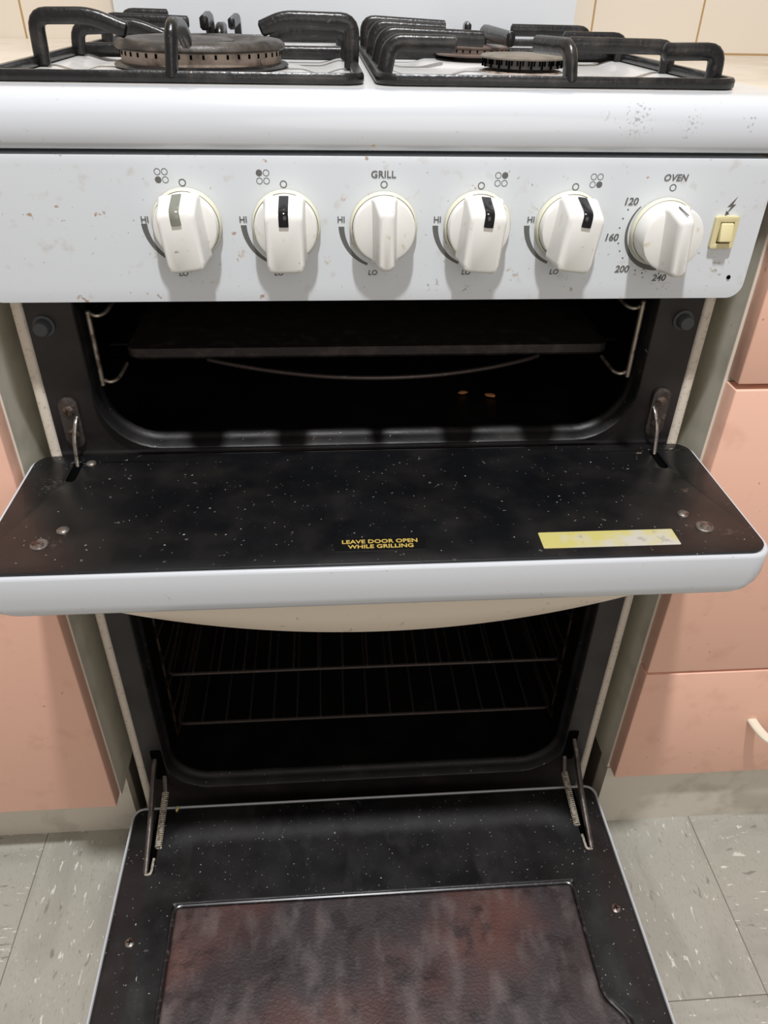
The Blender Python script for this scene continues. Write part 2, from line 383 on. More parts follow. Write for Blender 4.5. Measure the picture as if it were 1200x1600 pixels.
for x0, x1, z, lab in ((-.85, -.2785, .883, 'beige stone-look worktop left of the stove'), (.2785, .85, .8755, 'beige stone-look worktop right of the stove')):
    tag(obj('worktop', B(x0, x1, -.055, .56, .8425, z), bench_m, bevel=(.004, 3)), lab, 'worktop', 'worktops beside the stove')

# ================================================================== STOVE
st = thing('gas_stove', 'grimy white gas stove with grill and oven doors hanging open', 'stove', (0, .24, FZ))
# ---- body shell
for s in (-1, 1):
    bm = bmesh.new(); box(bm, s*.2625, s*.2715, -.002, .5, FZ+.03, .85)
    obj('side_panel', bm, strip_m, st, bevel=(.003, 3))
obj('back_cover', B(-.262, .262, .485, .5, .1, .85), strip_m, st)
obj('plinth', B(-.255, .255, .02, .48, FZ, .11), plinth_m, st)
# ---- front frame with the two openings
CU = (-.2205, .2195, .628, .752); CD = (-.232, .229, .162, .545)
ou = rrect(-.227, .2255, .6195, .757, (.05,.006,.006,.05)); od = rrect(-.2395, .2365, .1515, .552, (.05,.006,.006,.05))
bm = plate([(-.2625, .112), (.2625, .112), (.2625, .853), (-.2625, .853)], [ou, od], 'xz', 0, .004)
obj('front_frame', bm, frame_bl, st)
def lip(o, i, name):
    """raised rolled flange round an opening, lofted through a few offset loops, then the liner going back"""
    bm = bmesh.new()
    def loop(t, y):  # t 0 = outer, 1 = inner
        return [bm.verts.new((a[0]*(1-t)+b[0]*t, y, a[1]*(1-t)+b[1]*t)) for a, b in zip(o, i)]
    loops = [loop(-.02, .003), loop(0, -.001), loop(.15, -.0038), loop(.35, -.0045), loop(.5, -.003), loop(.62, .004), loop(.8, .008), loop(.95, .009), loop(1, .013)]
    for A, C in zip(loops, loops[1:]):
        for k in range(len(A)): bm.faces.new((A[k], A[(k+1) % len(A)], C[(k+1) % len(A)], C[k]))
    return bm
for o, c, nm in ((ou, CU, 'grill_opening_lip'), (od, CD, 'oven_opening_lip')):
    inner = rrect(c[0], c[1], c[2], c[3], (.045,.005,.005,.045))
    obj(nm, lip(o, inner, nm), lip_m, st, smooth=True, angle=60)
    bm = bmesh.new()
    x0, x1, z0, z1 = c; e = .02
    ring0 = [bm.verts.new((a, .0125, b)) for a, b in inner]
    big = rrect(x0-e*.9, x1+e*.9, z0-.004, z1+.03, (.035,.02,.02,.035))
    ring1 = [bm.verts.new((a, .03, b)) for a, b in big]; ring2 = [bm.verts.new((a, .44, b)) for a, b in big]
    for A, C in ((ring0, ring1), (ring1, ring2)):
        for k in range(len(A)): bm.faces.new((A[k], A[(k+1) % len(A)], C[(k+1) % len(A)], C[k]))
    bm.faces.new(ring2)
    obj('grill_cavity' if c is CU else 'oven_cavity', bm, cavity_m, st, smooth=True, angle=50)
# ---- control panel
bm = plate(rrect(-.2735, .2725, .757, .8525, (.011,.006,.006,.011)), [], 'xz', -.0305, .030)
fas = obj('control_panel', bm, enamel_panel, st, bevel=(.0045, 4))
obj('panel_return', B(-.262, .262, -.0003, .0, .757, .853), strip_m, fas)
PY = -.0306
KN = [(-.1284, .8105, -6, 'gas', ind_g), (-.0624, .8095, 0, 'gas', ind_b), (.0037, .8085, -1, 'grill', None),
      (.0684, .8092, 5, 'gas', ind_b), (.1325, .8092, 7, 'gas', ind_b), (.2006, .8055, -4, 'oven', None)]
def rot_local(bm, cx, cz, deg):   # clockwise as the viewer sees it
    bmesh.ops.rotate(bm, verts=bm.verts[:], cent=(cx, 0, cz), matrix=Matrix.Rotation(math.radians(deg), 3, 'Y'))
def loft(bm, loops):
    R_ = [[bm.verts.new(p) for p in lp] for lp in loops]
    for A, C in zip(R_, R_[1:]):
        for k in range(len(A)): bm.faces.new((A[k], A[(k+1) % len(A)], C[(k+1) % len(A)], C[k]))
    bm.faces.new(R_[0]); bm.faces.new(R_[-1])
def knob(cx, cz, deg, kind, ind):
    y0 = -.0305
    bm = bmesh.new()
    h = .0125 if kind != 'oven' else .0235
    lathe(bm, [(.019, 0), (.0213, .001), (.0213, h-.002), (.0205, h-.0005), (.0192, h), (.003, h+.0004)], (cx, y0, cz), 'y', 56)
    k = obj('control_knob', bm, knob_w, st, smooth=True, angle=40)
    bm = bmesh.new()
    cr_ = .0231 if kind != 'oven' else .0226
    lathe(bm, [(cr_-.002, 0), (cr_, .0008), (cr_, .0035), (cr_-.001, .005), (.0218, .0052), (.0215, .003)], (cx, y0, cz), 'y', 56)
    obj('collar', bm, knob_y, k, smooth=True, angle=40)
    bm = bmesh.new()
    def sec(w, zt, zb, y, r): return [(cx+a, y, cz+b) for a, b in rrect(-w, w, zb, zt, r, 5)]
    yb = y0-h+.001
    if kind == 'gas':
        W = .0128
        loft(bm, [sec(W+.0010, .0215, -.0222, yb, .004), sec(W, .0212, -.0222, yb-.004, .004), sec(W-.0004, .0168, -.0222, y0-.0325, .0050),
                  sec(W-.0009, .0155, -.0218, y0-.0350, .0050), sec(W-.0026, .0138, -.0202, y0-.0360, .0045)])
    else:
        W = .0060
        W2 = .0060
        yf = y0-h-(.022 if kind == 'grill' else .017)
        loft(bm, [sec(W+.003, .0218, -.0218, yb, .003), sec(W+.0012, .0214, -.0214, yb-.003, .003), sec(W-.0004, .018, -.0208, yf+.004, .0035),
                  sec(W-.0012, .0170, -.0202, yf+.001, .0035), sec(W-.0028, .0155, -.0185, yf, .0028)])
    rot_local(bm, cx, cz, deg)
    obj('grip', bm, knob_w, k, smooth=True, angle=50)
    if kind == 'gas':
        bm = bmesh.new()
        w_ = .0031
        pts = [(cx, y0-h-.0025, cz+.0214), (cx, y0-.0318, cz+.0174), (cx, y0-.0352, cz+.0158), (cx, y0-.0363, cz+.0128), (cx, y0-.0363, cz+.0080)]
        bar(bm, rounded_path(pts, .002, 3), w_, .0007, (1, 0, 0), .3)
        rot_local(bm, cx, cz, deg)
        obj('indicator', bm, ind, k, smooth=True, angle=45)
    if kind == 'oven':
        bm = bmesh.new(); bar(bm, [(cx-.001, yb-.003, cz+.0222), (cx+.001, y0-h-.0135, cz+.0193)], .0004, .0003, (1,0,0)); rot_local(bm, cx, cz, deg)
        obj('pointer_line', bm, print_m, k)
for k in KN: knob(*k)
# ---- printed markings
def arc_plate(cx, cz, a0, a1, r0, w0, w1, n=24):
    """tapering arc; angles in degrees clockwise from the top"""
    o, i = [], []
    for j in range(n+1):
        t = j/n; a = math.radians(a0+(a1-a0)*t); w_ = w0+(w1-w0)*t
        o.append((cx+(r0+w_)*math.sin(a), cz+(r0+w_)*math.cos(a))); i.append((cx+r0*math.sin(a), cz+r0*math.cos(a)))
    return o+i[::-1]
def marks(build, name='printed_marking', label=None):
    bm = bmesh.new(); build(bm); o = obj(name, bm, print_m, fas)
    return o
def ring(bm, x, z, r, w): plate(circle(x, z, r), [circle(x, z, r-w)], 'xz', PY, .0002, bm)
def disc(bm, x, z, r): plate(circle(x, z, r), [], 'xz', PY, .0002, bm)
OM = [(-.1285, .8363), (-.0629, .8355), (.0037, .8355), (.0693, .835), (.1341, .8345), (.2022, .8342)]
DOTS = {0: (-.1437, .8429, 2), 1: (-.0784, .8424, 0), 3: (.0802, .8415, 1), 4: (.1456, .8409, 3)}
def XZP(bm, lp): plate(lp, [], 'xz', PY, .0002, bm)
for i, (cx, cz, dg_, kind, ind) in enumerate(KN):
    marks(lambda bm: ring(bm, OM[i][0], OM[i][1], .0024, .0007), 'off_mark')
    if i in DOTS:
        def build(bm):
            x, z, full = DOTS[i]
            for j, (dx, dz) in enumerate(((0,0), (.0046,0), (0,-.0049), (.0046,-.0049))):
                if j == full: disc(bm, x+dx, z+dz, .0021)
                else: ring(bm, x+dx, z+dz, .0021, .00045)
        marks(build, 'burner_symbol')
    if kind != 'oven':
        hx = (-.1564, -.0912, -.0252, .0408, .1061)[i]
        marks(lambda bm: text_bm(bm, 'HI', .0056, FRONT(hx, PY, .8130)), 'high_lettering')
        marks(lambda bm: XZP(bm, arc_plate(cx, cz, -90, -157, .0268, .0040, .0018)), 'level_arc')
        marks(lambda bm: text_bm(bm, 'LO', .0050, FRONT(cx-.0072+(.0022 if i > 2 else 0), PY, .7769), .15), 'low_lettering')
    if kind == 'grill': marks(lambda bm: text_bm(bm, 'GRILL', .0062, FRONT(.0032, PY, .8416), 0, space=1.05), 'grill_lettering')
    if kind == 'oven':
        marks(lambda bm: text_bm(bm, 'OVEN', .0060, FRONT(.2025, PY, .8404), .2, space=1.05), 'oven_lettering')
        marks(lambda bm: XZP(bm, arc_plate(cx, cz, -48, -212, .0240, .0008, .0044, 40)), 'level_arc')
        for s_, x, z in (('120', .1745, .8250), ('160', .1652, .8010), ('200', .1775, .7787), ('240', .2066, .7722)):
            marks(lambda bm: text_bm(bm, s_, .0068, FRONT(x, PY, z), .15), 'temperature_numeral')
        def build(bm):
            for a in (-62, -74, -86, -106, -117, -128, -155, -166, -190):
                disc(bm, cx+.0305*math.sin(math.radians(a)), cz+.0305*math.cos(math.radians(a)), .0006)
        marks(build, 'temperature_dots')
def bolt(bm):
    x, z = .2474, .8222
    plate([(x+.0028, z+.0065), (x-.0030, z-.0006), (x-.0002, z-.0004), (x-.0030, z-.0062), (x+.0030, z+.0012), (x+.0006, z+.0012)], [], 'xz', PY, .0002, bm)
    plate([(x-.0034, z-.0066), (x-.0002, z-.0052), (x-.0030, z-.0028)], [], 'xz', PY, .0002, bm)
marks(bolt, 'spark_symbol')
# ---- spark switch
bm = plate(rrect(.2376, .2545, .7940, .8160, .0015), [rrect(.2412, .2515, .7975, .8122, .0006)], 'xz', -.0335, .003)
sw = obj('ignition_switch', bm, cream_sw, st, bevel=(.0006, 2))
obj('switch_well', B(.2412, .2515, -.0308, -.0306, .7975, .8122), slotm, sw)
bm = bmesh.new()
loft(bm, [[(x, y, z) for x, y, z in ((a, -.031, c), (b, -.031, c), (b, -.031, d), (a, -.031, d))] for a, b, c, d in ((.2418, .2509, .7982, .8116),)] +
         [[(.2418, -.0375, .7995), (.2509, -.0375, .7995), (.2509, -.0345, .8116), (.2418, -.0345, .8116)]])
obj('rocker', bm, cream_sw, sw, bevel=(.0008, 3))
bm = bmesh.new(); lathe(bm, [(.0016, 0), (.0014, .0006), (.0003, .0009)], (.2595, -.0305, .7725), 'y', 16)
obj('enamel_chip', bm, slotm, fas)

# ---- hob
prof = [(.02, .8555), (-.0270, .8555), (-.0302, .8565), (-.0318, .8600), (-.0322, .8680), (-.0310, .8760), (-.0280, .8828), (-.0225, .8872), (-.0150, .8888), (-.004, .8890),
        (.50, .8890), (.50, .8555)]
bm = bmesh.new()
A = [bm.verts.new((-.277, y, z)) for y, z in prof]; C = [bm.verts.new((.277, y, z)) for y, z in prof]
for k in range(len(prof)):
    if k == len(prof)-3 or k == 9: pass
    if prof[k] == (-.004, .8890): continue           # top is the pressed tray below
    bm.faces.new((A[k], A[(k+1) % len(prof)], C[(k+1) % len(prof)], C[k]))
bm.faces.new(A); bm.faces.new(C[::-1])
hob = obj('hob', bm, enamel, st, smooth=True, angle=50)
def sdr(x, y, x0, x1, y0, y1, r):
    cx, cy = (x0+x1)/2, (y0+y1)/2; qx = abs(x-cx)-(x1-x0)/2+r; qy = abs(y-cy)-(y1-y0)/2+r
    return math.hypot(max(qx, 0), max(qy, 0))+min(max(qx, qy), 0)-r
def sm(a, b, x):
    t = min(1, max(0, (x-a)/(b-a))); return t*t*(3-2*t)
def grid(x0, x1, y0, y1, nx, ny, f, mi=None):
    bm = bmesh.new(); V = []
    for j in range(ny+1):
        y = y0+(y1-y0)*j/ny
        V.append([bm.verts.new((x0+(x1-x0)*i/nx, y, f(x0+(x1-x0)*i/nx, y))) for i in range(nx+1)])
    for j in range(ny):
        for i in range(nx):
            fc = bm.faces.new((V[j][i], V[j][i+1], V[j+1][i+1], V[j+1][i]))
            if mi: fc.material_index = mi((x0+(x1-x0)*(i+.5)/nx), (y0+(y1-y0)*(j+.5)/ny))
    return bm
BUR = [(-.130, .142, .066), (-.132, .345, .040), (.127, .135, .034), (.110, .25, .036)]
def hobz(x, y):
    z = .8890
    for a, b in ((-.250, -.012), (.010, .248)):
        d = sdr(x, y, a+.006, b-.006, .02, .455, .03); z -= .0045*sm(0, -.02, d)
        for bx, by, r in BUR:
            if a < bx < b:
                q = math.hypot(x-bx, y-by); z += .0040*sm(r+.030, r+.012, q)
    return z
obj('hob_tray', grid(-.277, .277, -.004, .50, 180, 165, hobz), hob_white, hob, smooth=True)
# raised white panel behind the burners
bm = plate(rrect(-.268, .264, .8895, 1.30, .01), [], 'xz', .478, .014)
obj('splashback', bm, panel_w, st, bevel=(.003, 2))
# ---- burners
def slots(bm, c, r, z, n, wa, h, depth=.0008, a0=0):
    for k in range(n):
        a = a0+2*PI*k/n
        vs = box(bm, -wa/2, wa/2, -depth, depth, z-h/2, z+h/2)
        bmesh.ops.rotate(bm, verts=vs, cent=(0,0,0), matrix=Matrix.Rotation(a+PI/2, 3, 'Z'))
        bmesh.ops.translate(bm, verts=vs, vec=(c[0]+r*math.cos(a), c[1]+r*math.sin(a), 0))
# big ring burner, front left
x, y, _ = BUR[0]
bm = bmesh.new(); lathe(bm, [(.058, .884), (.0665, .8885), (.0680, .8905), (.0665, .8920), (.0625, .8925), (.055, .8925)], (x, y, 0), 'z', 72)
bw = obj('burner', bm, iron, st, smooth=True, angle=40)
bm = bmesh.new(); lathe(bm, [(.0620, .8920), (.0622, .9010), (.055, .9010), (.055, .892)], (x, y, 0), 'z', 72); obj('burner_crown', bm, alu, bw, smooth=True)
bm = bmesh.new(); slots(bm, (x, y), .0622, .8988, 44, .0016, .0028, .0005); obj('flame_ports', bm, slotm, bw)
bm = bmesh.new(); lathe(bm, [(.040, .9012), (.0640, .9010), (.0660, .9026), (.0655, .9050), (.0625, .9074), (.057, .9084), (.050, .9076), (.045, .9050), (.040, .9035)], (x, y, 0), 'z', 72)
obj('ring_cap', bm, dusty, bw, smooth=True, angle=60)
bm = bmesh.new(); lathe(bm, [(.041, .896), (.041, .9035), (.030, .9038), (.0265, .9040), (.0260, .9068), (.020, .9086), (.008, .9094), (.001, .9095)], (x, y, 0), 'z', 56)
obj('inner_cap', bm, dusty, bw, smooth=True, angle=60)
def small_burner(x, y, r, capm, crownm, z0, name):
    bm = bmesh.new(); lathe(bm, [(r*.9, z0-.006), (r*.95, z0), (r*.93, z0+.0012), (r*.6, z0+.0014)], (x, y, 0), 'z', 48)
    b = obj('burner', bm, ivory if name == 'ivory' else alu, st, smooth=True, angle=40)
    bm = bmesh.new(); lathe(bm, [(r*.62, z0+.001), (r*.62, z0+.003), (r*.93, z0+.0038), (r*.95, z0+.0094), (r*.7, z0+.0094)], (x, y, 0), 'z', 56)
    obj('burner_crown', bm, crownm, b, smooth=True, angle=35)
    bm = bmesh.new(); slots(bm, (x, y), r*.95, z0+.0078, 46, .0011, .0035, .0006)
    slots(bm, (x, y), r*.95, z0+.0065, 23, .0013, .0055, .0006, .07); obj('flame_ports', bm, slotm, b)
    bm = bmesh.new(); lathe(bm, [(r*.7, z0+.0095), (r, z0+.0097), (r*1.01, z0+.0108), (r*.97, z0+.0120), (r*.5, z0+.0130), (.001, z0+.0132)], (x, y, 0), 'z', 56)
    obj('burner_cap', bm, capm, b, smooth=True, angle=50)
small_burner(.127, .135, .034, cap_gr, crown_d, .8885, 'x')
bx_, by_ = .107, .245
bm = bmesh.new(); lathe(bm, [(.034, .8835), (.038, .8845), (.037, .8868), (.022, .8880)], (bx_, by_, 0)); b_ = obj('burner', bm, ivory, st, smooth=True, angle=40)
bm = bmesh.new(); lathe(bm, [(.019, .8870), (.019, .8925), (.010, .8925)], (bx_, by_, 0)); obj('mixing_tube', bm, crown_d, b_, smooth=True, angle=40)
bm = bmesh.new(); lathe(bm, [(.020, .8915), (.0355, .8925), (.0365, .8938), (.0350, .8948), (.020, .8950)], (bx_, by_, 0)); obj('burner_plate', bm, cap_br, b_, smooth=True, angle=40)
bm = bmesh.new(); lathe(bm, [(.031, .8946), (.031, .8990), (.020, .8992)], (bx_, by_, 0)); obj('burner_crown', bm, cap_br, b_, smooth=True, angle=40)
bm = bmesh.new(); slots(bm, (bx_, by_), .031, .8972, 30, .0014, .0016, .0005); obj('flame_ports', bm, slotm, b_)
bm = bmesh.new(); lathe(bm, [(.022, .8990), (.0318, .8991), (.0318, .9003), (.012, .9010)], (bx_, by_, 0)); obj('burner_cap', bm, cap_br, b_, smooth=True, angle=40)
small_burner(-.132, .345, .034, iron, alu, .8880, 'x')

# ---- pan supports: lift off, so things of their own
def support(label, x0, x1, fingers):
    t = thing('pan_support', label, 'pan support', ((x0+x1)/2, .235, .889), 'pan supports on the hob')
    r = .012
    pts = [(a, b, .8935) for a, b in rrect(x0+.004, x1-.004, .010, .455, r, 5)]
    bm = bmesh.new(); rings = []
    n = len(pts)
    for i in range(n):
        p = Vector(pts[i]); tn = (Vector(pts[(i+1) % n])-Vector(pts[i-1])).normalized(); s = Vector((tn.y, -tn.x, 0))
        pr = [(.0033, .0008), (.0020, .0026), (-.0020, .0026), (-.0033, .0008), (-.0033, -.0030), (-.0020, -.0042), (.0020, -.0042), (.0033, -.0030)]
        rings.append([bm.verts.new(p+s*a+Vector((0,0,b))) for a, b in pr])
    for i in range(n):
        A, C = rings[i], rings[(i+1) % n]
        for k in range(8): bm.faces.new((A[k], A[(k+1) % 8], C[(k+1) % 8], C[k]))
    obj('frame', bm, iron, t, smooth=True, angle=50)
    for pts, side in fingers:
        bm = bmesh.new(); bar(bm, rounded_path(pts, .009, 5), .0037, .0055, side, .45)
        obj('finger', bm, iron, t, smooth=True, angle=50)
Yx = (0, 1, 0); Xx = (1, 0, 0)
def F(y, *p): return ([(a, y, b) for a, b in p], Yx)
left = [F(.114, (-.246,.891), (-.2450,.9215), (-.2052,.9222), (-.1810,.9135)),
        F(.22, (-.246,.891), (-.2440,.9100), (-.1952,.9122), (-.1720,.9040)),
        F(.33, (-.246,.891), (-.2440,.9130), (-.1660,.9110)),
        F(.42, (-.246,.891), (-.2440,.9145), (-.2000,.9140)),
        F(.115, (-.0125,.891), (-.0115,.9215), (-.0640,.9222), (-.0800,.9158)),
        F(.20, (-.0130,.891), (-.0130,.9115), (-.0600,.9115), (-.0772,.9063)),
        F(.30, (-.0135,.891), (-.0150,.9055), (-.0560,.9055), (-.0800,.9020)),
        F(.40, (-.0135,.891), (-.0150,.9035), (-.0560,.9035), (-.0700,.9010)),
        ([(-.1335, .011, .893), (-.1305, .012, .9205), (-.1295, .045, .9190), (-.1290, .060, .9105)], Xx),
        ([(-.128, .450, .893), (-.128, .449, .9115), (-.130, .40, .9080)], Xx),
        ([(-.133, .240, .893), (-.1335, .240, .9185), (-.134, .205, .9155)], Xx),
        ([(-.126, .243, .893), (-.126, .245, .9095), (-.126, .275, .9085)], Xx),
        ([(-.247, .242, .8925), (-.013, .242, .8925)], (0, 1, 0))]
support('black iron pan support over the large ring burner on the left', -.255, -.0065, left)
right = [F(.042, (.2460,.891), (.2455,.9100), (.2070,.9093)),
         F(.13, (.2460,.889), (.2450,.9075), (.1630,.9080)),
         F(.245, (.2460,.887), (.2450,.9072), (.1900,.9070)),
         F(.36, (.2460,.887), (.2450,.9080), (.1650,.9083)),
         F(.05, (.0085,.893), (.0125,.9118), (.0575,.9113)),
         F(.12, (.0085,.893), (.0130,.9135), (.0905,.9113)),
         F(.20, (.0085,.893), (.0110,.9150), (.0705,.9126)),
         F(.30, (.0085,.893), (.0080,.9155), (.0845,.9122)),
         ([(.1320, .011, .893), (.1305, .014, .9125), (.1190, .060, .9118)], (1, .2, 0)),
         ([(.116, .262, .893), (.116, .258, .9112), (.1222, .165, .9092)], Xx),
         ([(.131, .450, .893), (.131, .447, .9075), (.124, .395, .9075)], Xx),
         ([(.008, .262, .8925), (.247, .262, .8925)], (0, 1, 0))]
support('black iron pan support over the two small burners on the right', -.0005, .2525, right)

# ---- grill door (open flat)
ZG = .616
bm = bmesh.new()
out = rrect(-.2835, .2805, -.1635, -.002, (.016,.016,.016,.016), 6)
def off(lp, d, cx=-.0015, cy=-.083, hx=.282, hy=.08, e=0):
    return [(cx+(a-cx)*(1-(d+e)/hx), cy+(b-cy)*(1-d/hy)) for a, b in lp]
loops = [(0, ZG-.003), (0, ZG-.020), (.0002, ZG-.027, .002), (.0004, ZG-.032, .006), (.0012, ZG-.0345, .011), (.0035, ZG-.0367, .016), (.008, ZG-.0373, .018)]
loops = [(.0035, ZG-.0012), (.0022, ZG-.0002), (.0008, ZG-.0008)]+loops
loft(bm, [[(a, b, l_[1]) for a, b in off(out, l_[0], e=l_[2] if len(l_) > 2 else 0)] for l_ in loops])
gd = obj('grill_door', bm, enamel, st, smooth=True, angle=60)
xl, xr = -.2437, .2425
def slot(x): return rrect(x-.0038, x+.0038, -.046, -.016, .0036, 4)
inner = off(out, .0038)
notch = [(-.146, .01), (-.150, -.012), (-.143, -.019), (.146, -.019), (.153, -.012), (.149, .01)]
# back edge of the liner follows the notch
x0, x1, y0, y1 = -.2797, .2767, -.1597, -.0055
lp = rrect(x0, x1, y0, y1, .013, 6)
right_half = [p for p in lp if True]
poly = []
for a, b in lp: poly.append((a, b))
# insert notch between the two back corners (x1,y1)->(x0,y1)
idx = max(i for i, p in enumerate(poly) if p[0] > 0 and abs(p[1]-y1) < 1e-6)
poly = poly[:idx+1]+[(.156, y1), (.153, -.016), (.146, -.0205), (-.142, -.0205), (-.149, -.016), (-.152, y1)]+poly[idx+1:]
bm = plate(poly, [slot(xl), slot(xr)], 'xy', ZG-.0004, .0016)
liner = obj('door_liner', bm, black_en, gd, bevel=(.0008, 3))
obj('liner_step', B(-.156, .158, -.0215, -.004, ZG-.003, ZG-.0006+.0004), black_en, gd)
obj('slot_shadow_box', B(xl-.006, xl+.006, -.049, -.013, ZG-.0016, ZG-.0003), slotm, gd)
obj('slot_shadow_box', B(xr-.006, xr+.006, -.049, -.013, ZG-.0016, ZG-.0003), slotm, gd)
ZT = ZG+.0012
rivet_m = mat('rivet_steel', (128,122,116), .4, .7, layers=[((84,54,40), 160, .5, .62, .9)], bump=.4)
for x, y, r in ((-.2335, -.0185, .0042), (-.2311, -.1116, .0046), (.2313, -.1120, .0046), (-.2430, -.1277, .0064), (.2407, -.1291, .0068)):
    bm = bmesh.new()
    if r < .006: lathe(bm, [(r, 0), (r*.95, .0008), (r*.6, .0016), (.0003, .0019)], (x, y, ZT), 'z', 24)
    else: lathe(bm, [(r, 0), (r*.95, .0008), (r*.8, .0010), (r*.62, .0003), (r*.45, .0005), (r*.4, .0015), (.0003, .0019)], (x, y, ZT), 'z', 24)
    obj('rivet', bm, rivet_m, gd, smooth=True, angle=60)
# labels
rotL = math.radians(0)
bm = plate(rrect(-.0362, .0300, -.1462, -.1318, .0012), [], 'xy', ZT, .0004)
wl = obj('warning_label', bm, label_b, gd); wl['label'] = 'black sticker reading LEAVE DOOR OPEN WHILE GRILLING'
bm = bmesh.new()
text_bm(bm, 'LEAVE DOOR OPEN', .0066, Matrix.Translation((-.0030, -.1362, ZT+.0006)) @ Matrix.Diagonal((.93, .88, 1, 1)), th=.0001)
text_bm(bm, 'WHILE GRILLING', .0066, Matrix.Translation((-.0025, -.1420, ZT+.0006)) @ Matrix.Diagonal((.93, .88, 1, 1)), th=.0001)
obj('lettering', bm, gold_t, wl)
bm = plate(rrect(.1135, .2145, -.1497, -.1310, .001), [], 'xy', ZT, .0004)
bm2 = bm
fl = obj('worn_label', bm2, foil, gd); fl['label'] = 'blank yellowed foil sticker'
# handle: bowed moulding under the door
bm = bmesh.new(); loops = []
for k in range(61):
    x = -.216+.428*k/60; t = (x+.002)/.214; s_ = max(0, 1-t*t)**.95
    h = .0005+.0400*s_
    zt = ZG-.0368; yf = -.1500
    loops.append([(x, yf, zt), (x, yf-.0015*s_, zt-h*.5), (x, yf+.0005, zt-h*.92), (x, yf+.004, zt-h), (x, yf+.020, zt-h*.95), (x, yf+.030, zt-h*.6), (x, yf+.034, zt)])
loft(bm, loops)
obj('handle', bm, handle_m, gd, smooth=True, angle=60)
bead_m = mat('worn_black_bead', (34,33,34), .28, layers=[((90,88,86), 200, .55, .72, .7)])
screw_m = mat('screw_steel', (112,100,92), .4, .8, layers=[((50,38,32), 200, .5, .6, .8)], bump=.5)
for s, x in ((-1, -.2470), (1, .2462)):
    dx = 0
    bm = plate(rrect(x-.0075, x+.0075, .624, .669, .0072), [], 'xz', -.0030, .003)
    hp = obj('hinge_plate', bm, steel_d, st, bevel=(.0008, 2))
    for z in (.6575, .6365):
        bm = bmesh.new(); lathe(bm, [(.0048, 0), (.0046, .0010), (.003, .0018), (.0004, .0020)], (x, -.0030, z), 'y', 24)
        obj('screw', bm, screw_m, hp, smooth=True, angle=50)
    bm = bmesh.new()
    xi = x-s*.0035*-1
    bar(bm, smooth_path([(x+s*-.0050, -.002, .652), (x-s*.0045, -.008, .648), (x-s*.003, -.0135, .637), (x+s*-.0025, -.0165, .625), (x-s*.0025, -.019, .6165), (x-s*.0025, -.021, .6125)], 5), .0016, .0012, (1,0,0), .4)
    obj('hinge_strap', bm, steel, gd, smooth=True, angle=50)
    xb = -.2505 if s < 0 else .2485
    bm = bmesh.new(); lathe(bm, [(.0082, 0), (.0082, .0012), (.0060, .0014), (.0058, .0085), (.0050, .0095), (.0004, .0097)], (xb, -.0002, .7285), 'y', 24)
    obj('door_buffer', bm, rubber, st, smooth=True, angle=40)

# ---- oven door (open flat, lower)
ZL = .140
bm = bmesh.new()
def outl(d, c=.012): return rrect(-.2805+d, .2775-d, -.452+d, -.0175-d, (.012,.012,c,c), 6)
loft(bm, [[(a, b, z) for a, b in outl(d)] for d, z in ((.02, ZL-.0085), (.0045, ZL-.0085), (.0032, ZL-.0015), (.0022, ZL+.0004), (.0008, ZL+.0002), (0, ZL-.002), (0, ZL-.014), (.003, ZL-.022), (.012, ZL-.027))])
odr = obj('oven_door', bm, enamel, st, smooth=True, angle=60)
def hump(d, c, w_): return math.exp(-((d-c)/w_)**2)
def d2(x, y):
    xr_ = .2165+.0178*min(1, max(0, (-.2500-y)/.022))      # widens on the right near the front
    return max(x-xr_, -.2150-x, y+.1355)
def oz(x, y):
    z = ZL+.0010
    ed = sdr(x, y, -.2805, .2775, -.452, -.0175, .012); z -= .0022*sm(-.006, -.0028, ed)
    d1 = sdr(x, y, -.2400, .2400, -.60, -.0470, .045); z -= .0045*sm(.010, -.022, d1)
    q = d2(x, y); z -= .0022*sm(.0026, 0, q)*sm(-.0035, -.0012, q)
    for sx in (-.2455, .2440):
        pass
    return z
def omi(x, y): return 1 if d2(x, y) < -.0006 else 0
bm = grid(-.2775, .2745, -.449, -.0203, 400, 310, oz, omi)
# cut the hinge slots and the rounded back corners
kill = [f for f in bm.faces if (lambda c: any(abs(c.x-sx) < .0042 and -.101 < c.y < -.024 for sx in (-.2475, .2455)) or sdr(c.x, c.y, -.2805, .2775, -.452, -.0175, .012) > -.0024)(f.calc_center_median())]
bmesh.ops.delete(bm, geom=kill, context='FACES')
obj('door_liner', bm, [door_bl, door_br], odr, smooth=True, angle=60, recalc=False)
bead = [(-.2150,-.4485), (-.2150,-.1360), (.2168,-.1360), (.2168,-.2500), (.2345,-.2720), (.2345,-.4485)]
bm = bmesh.new(); tube(bm, rounded_path([(a, b, ZL-.0030) for a, b in bead], .009, 6), .0021, 8)
obj('panel_bead', bm, bead_m, odr, smooth=True)
for sx in (-.2475, .2455): obj('slot_shade_box', B(sx-.006, sx+.006, -.104, -.021, ZL-.004, ZL-.0018), slotm, odr)  # near-black box, its colour stands in for the shade inside each hinge slot
for x, y in ((-.2538, -.1728), (.2547, -.1695)):
    bm = bmesh.new(); lathe(bm, [(.0050, 0), (.0048, .0012), (.0032, .0020), (.0004, .0022)], (x, y, ZL+.0005), 'z', 24)
    sc = obj('screw', bm, rivet_m, odr, smooth=True, angle=50)
    bm = bmesh.new(); box(bm, x-.003, x+.003, y-.0005, y+.0005, ZL+.0024, ZL+.0029); box(bm, x-.0005, x+.0005, y-.003, y+.003, ZL+.0024, ZL+.0029)
    obj('cross_recess', bm, slotm, sc)
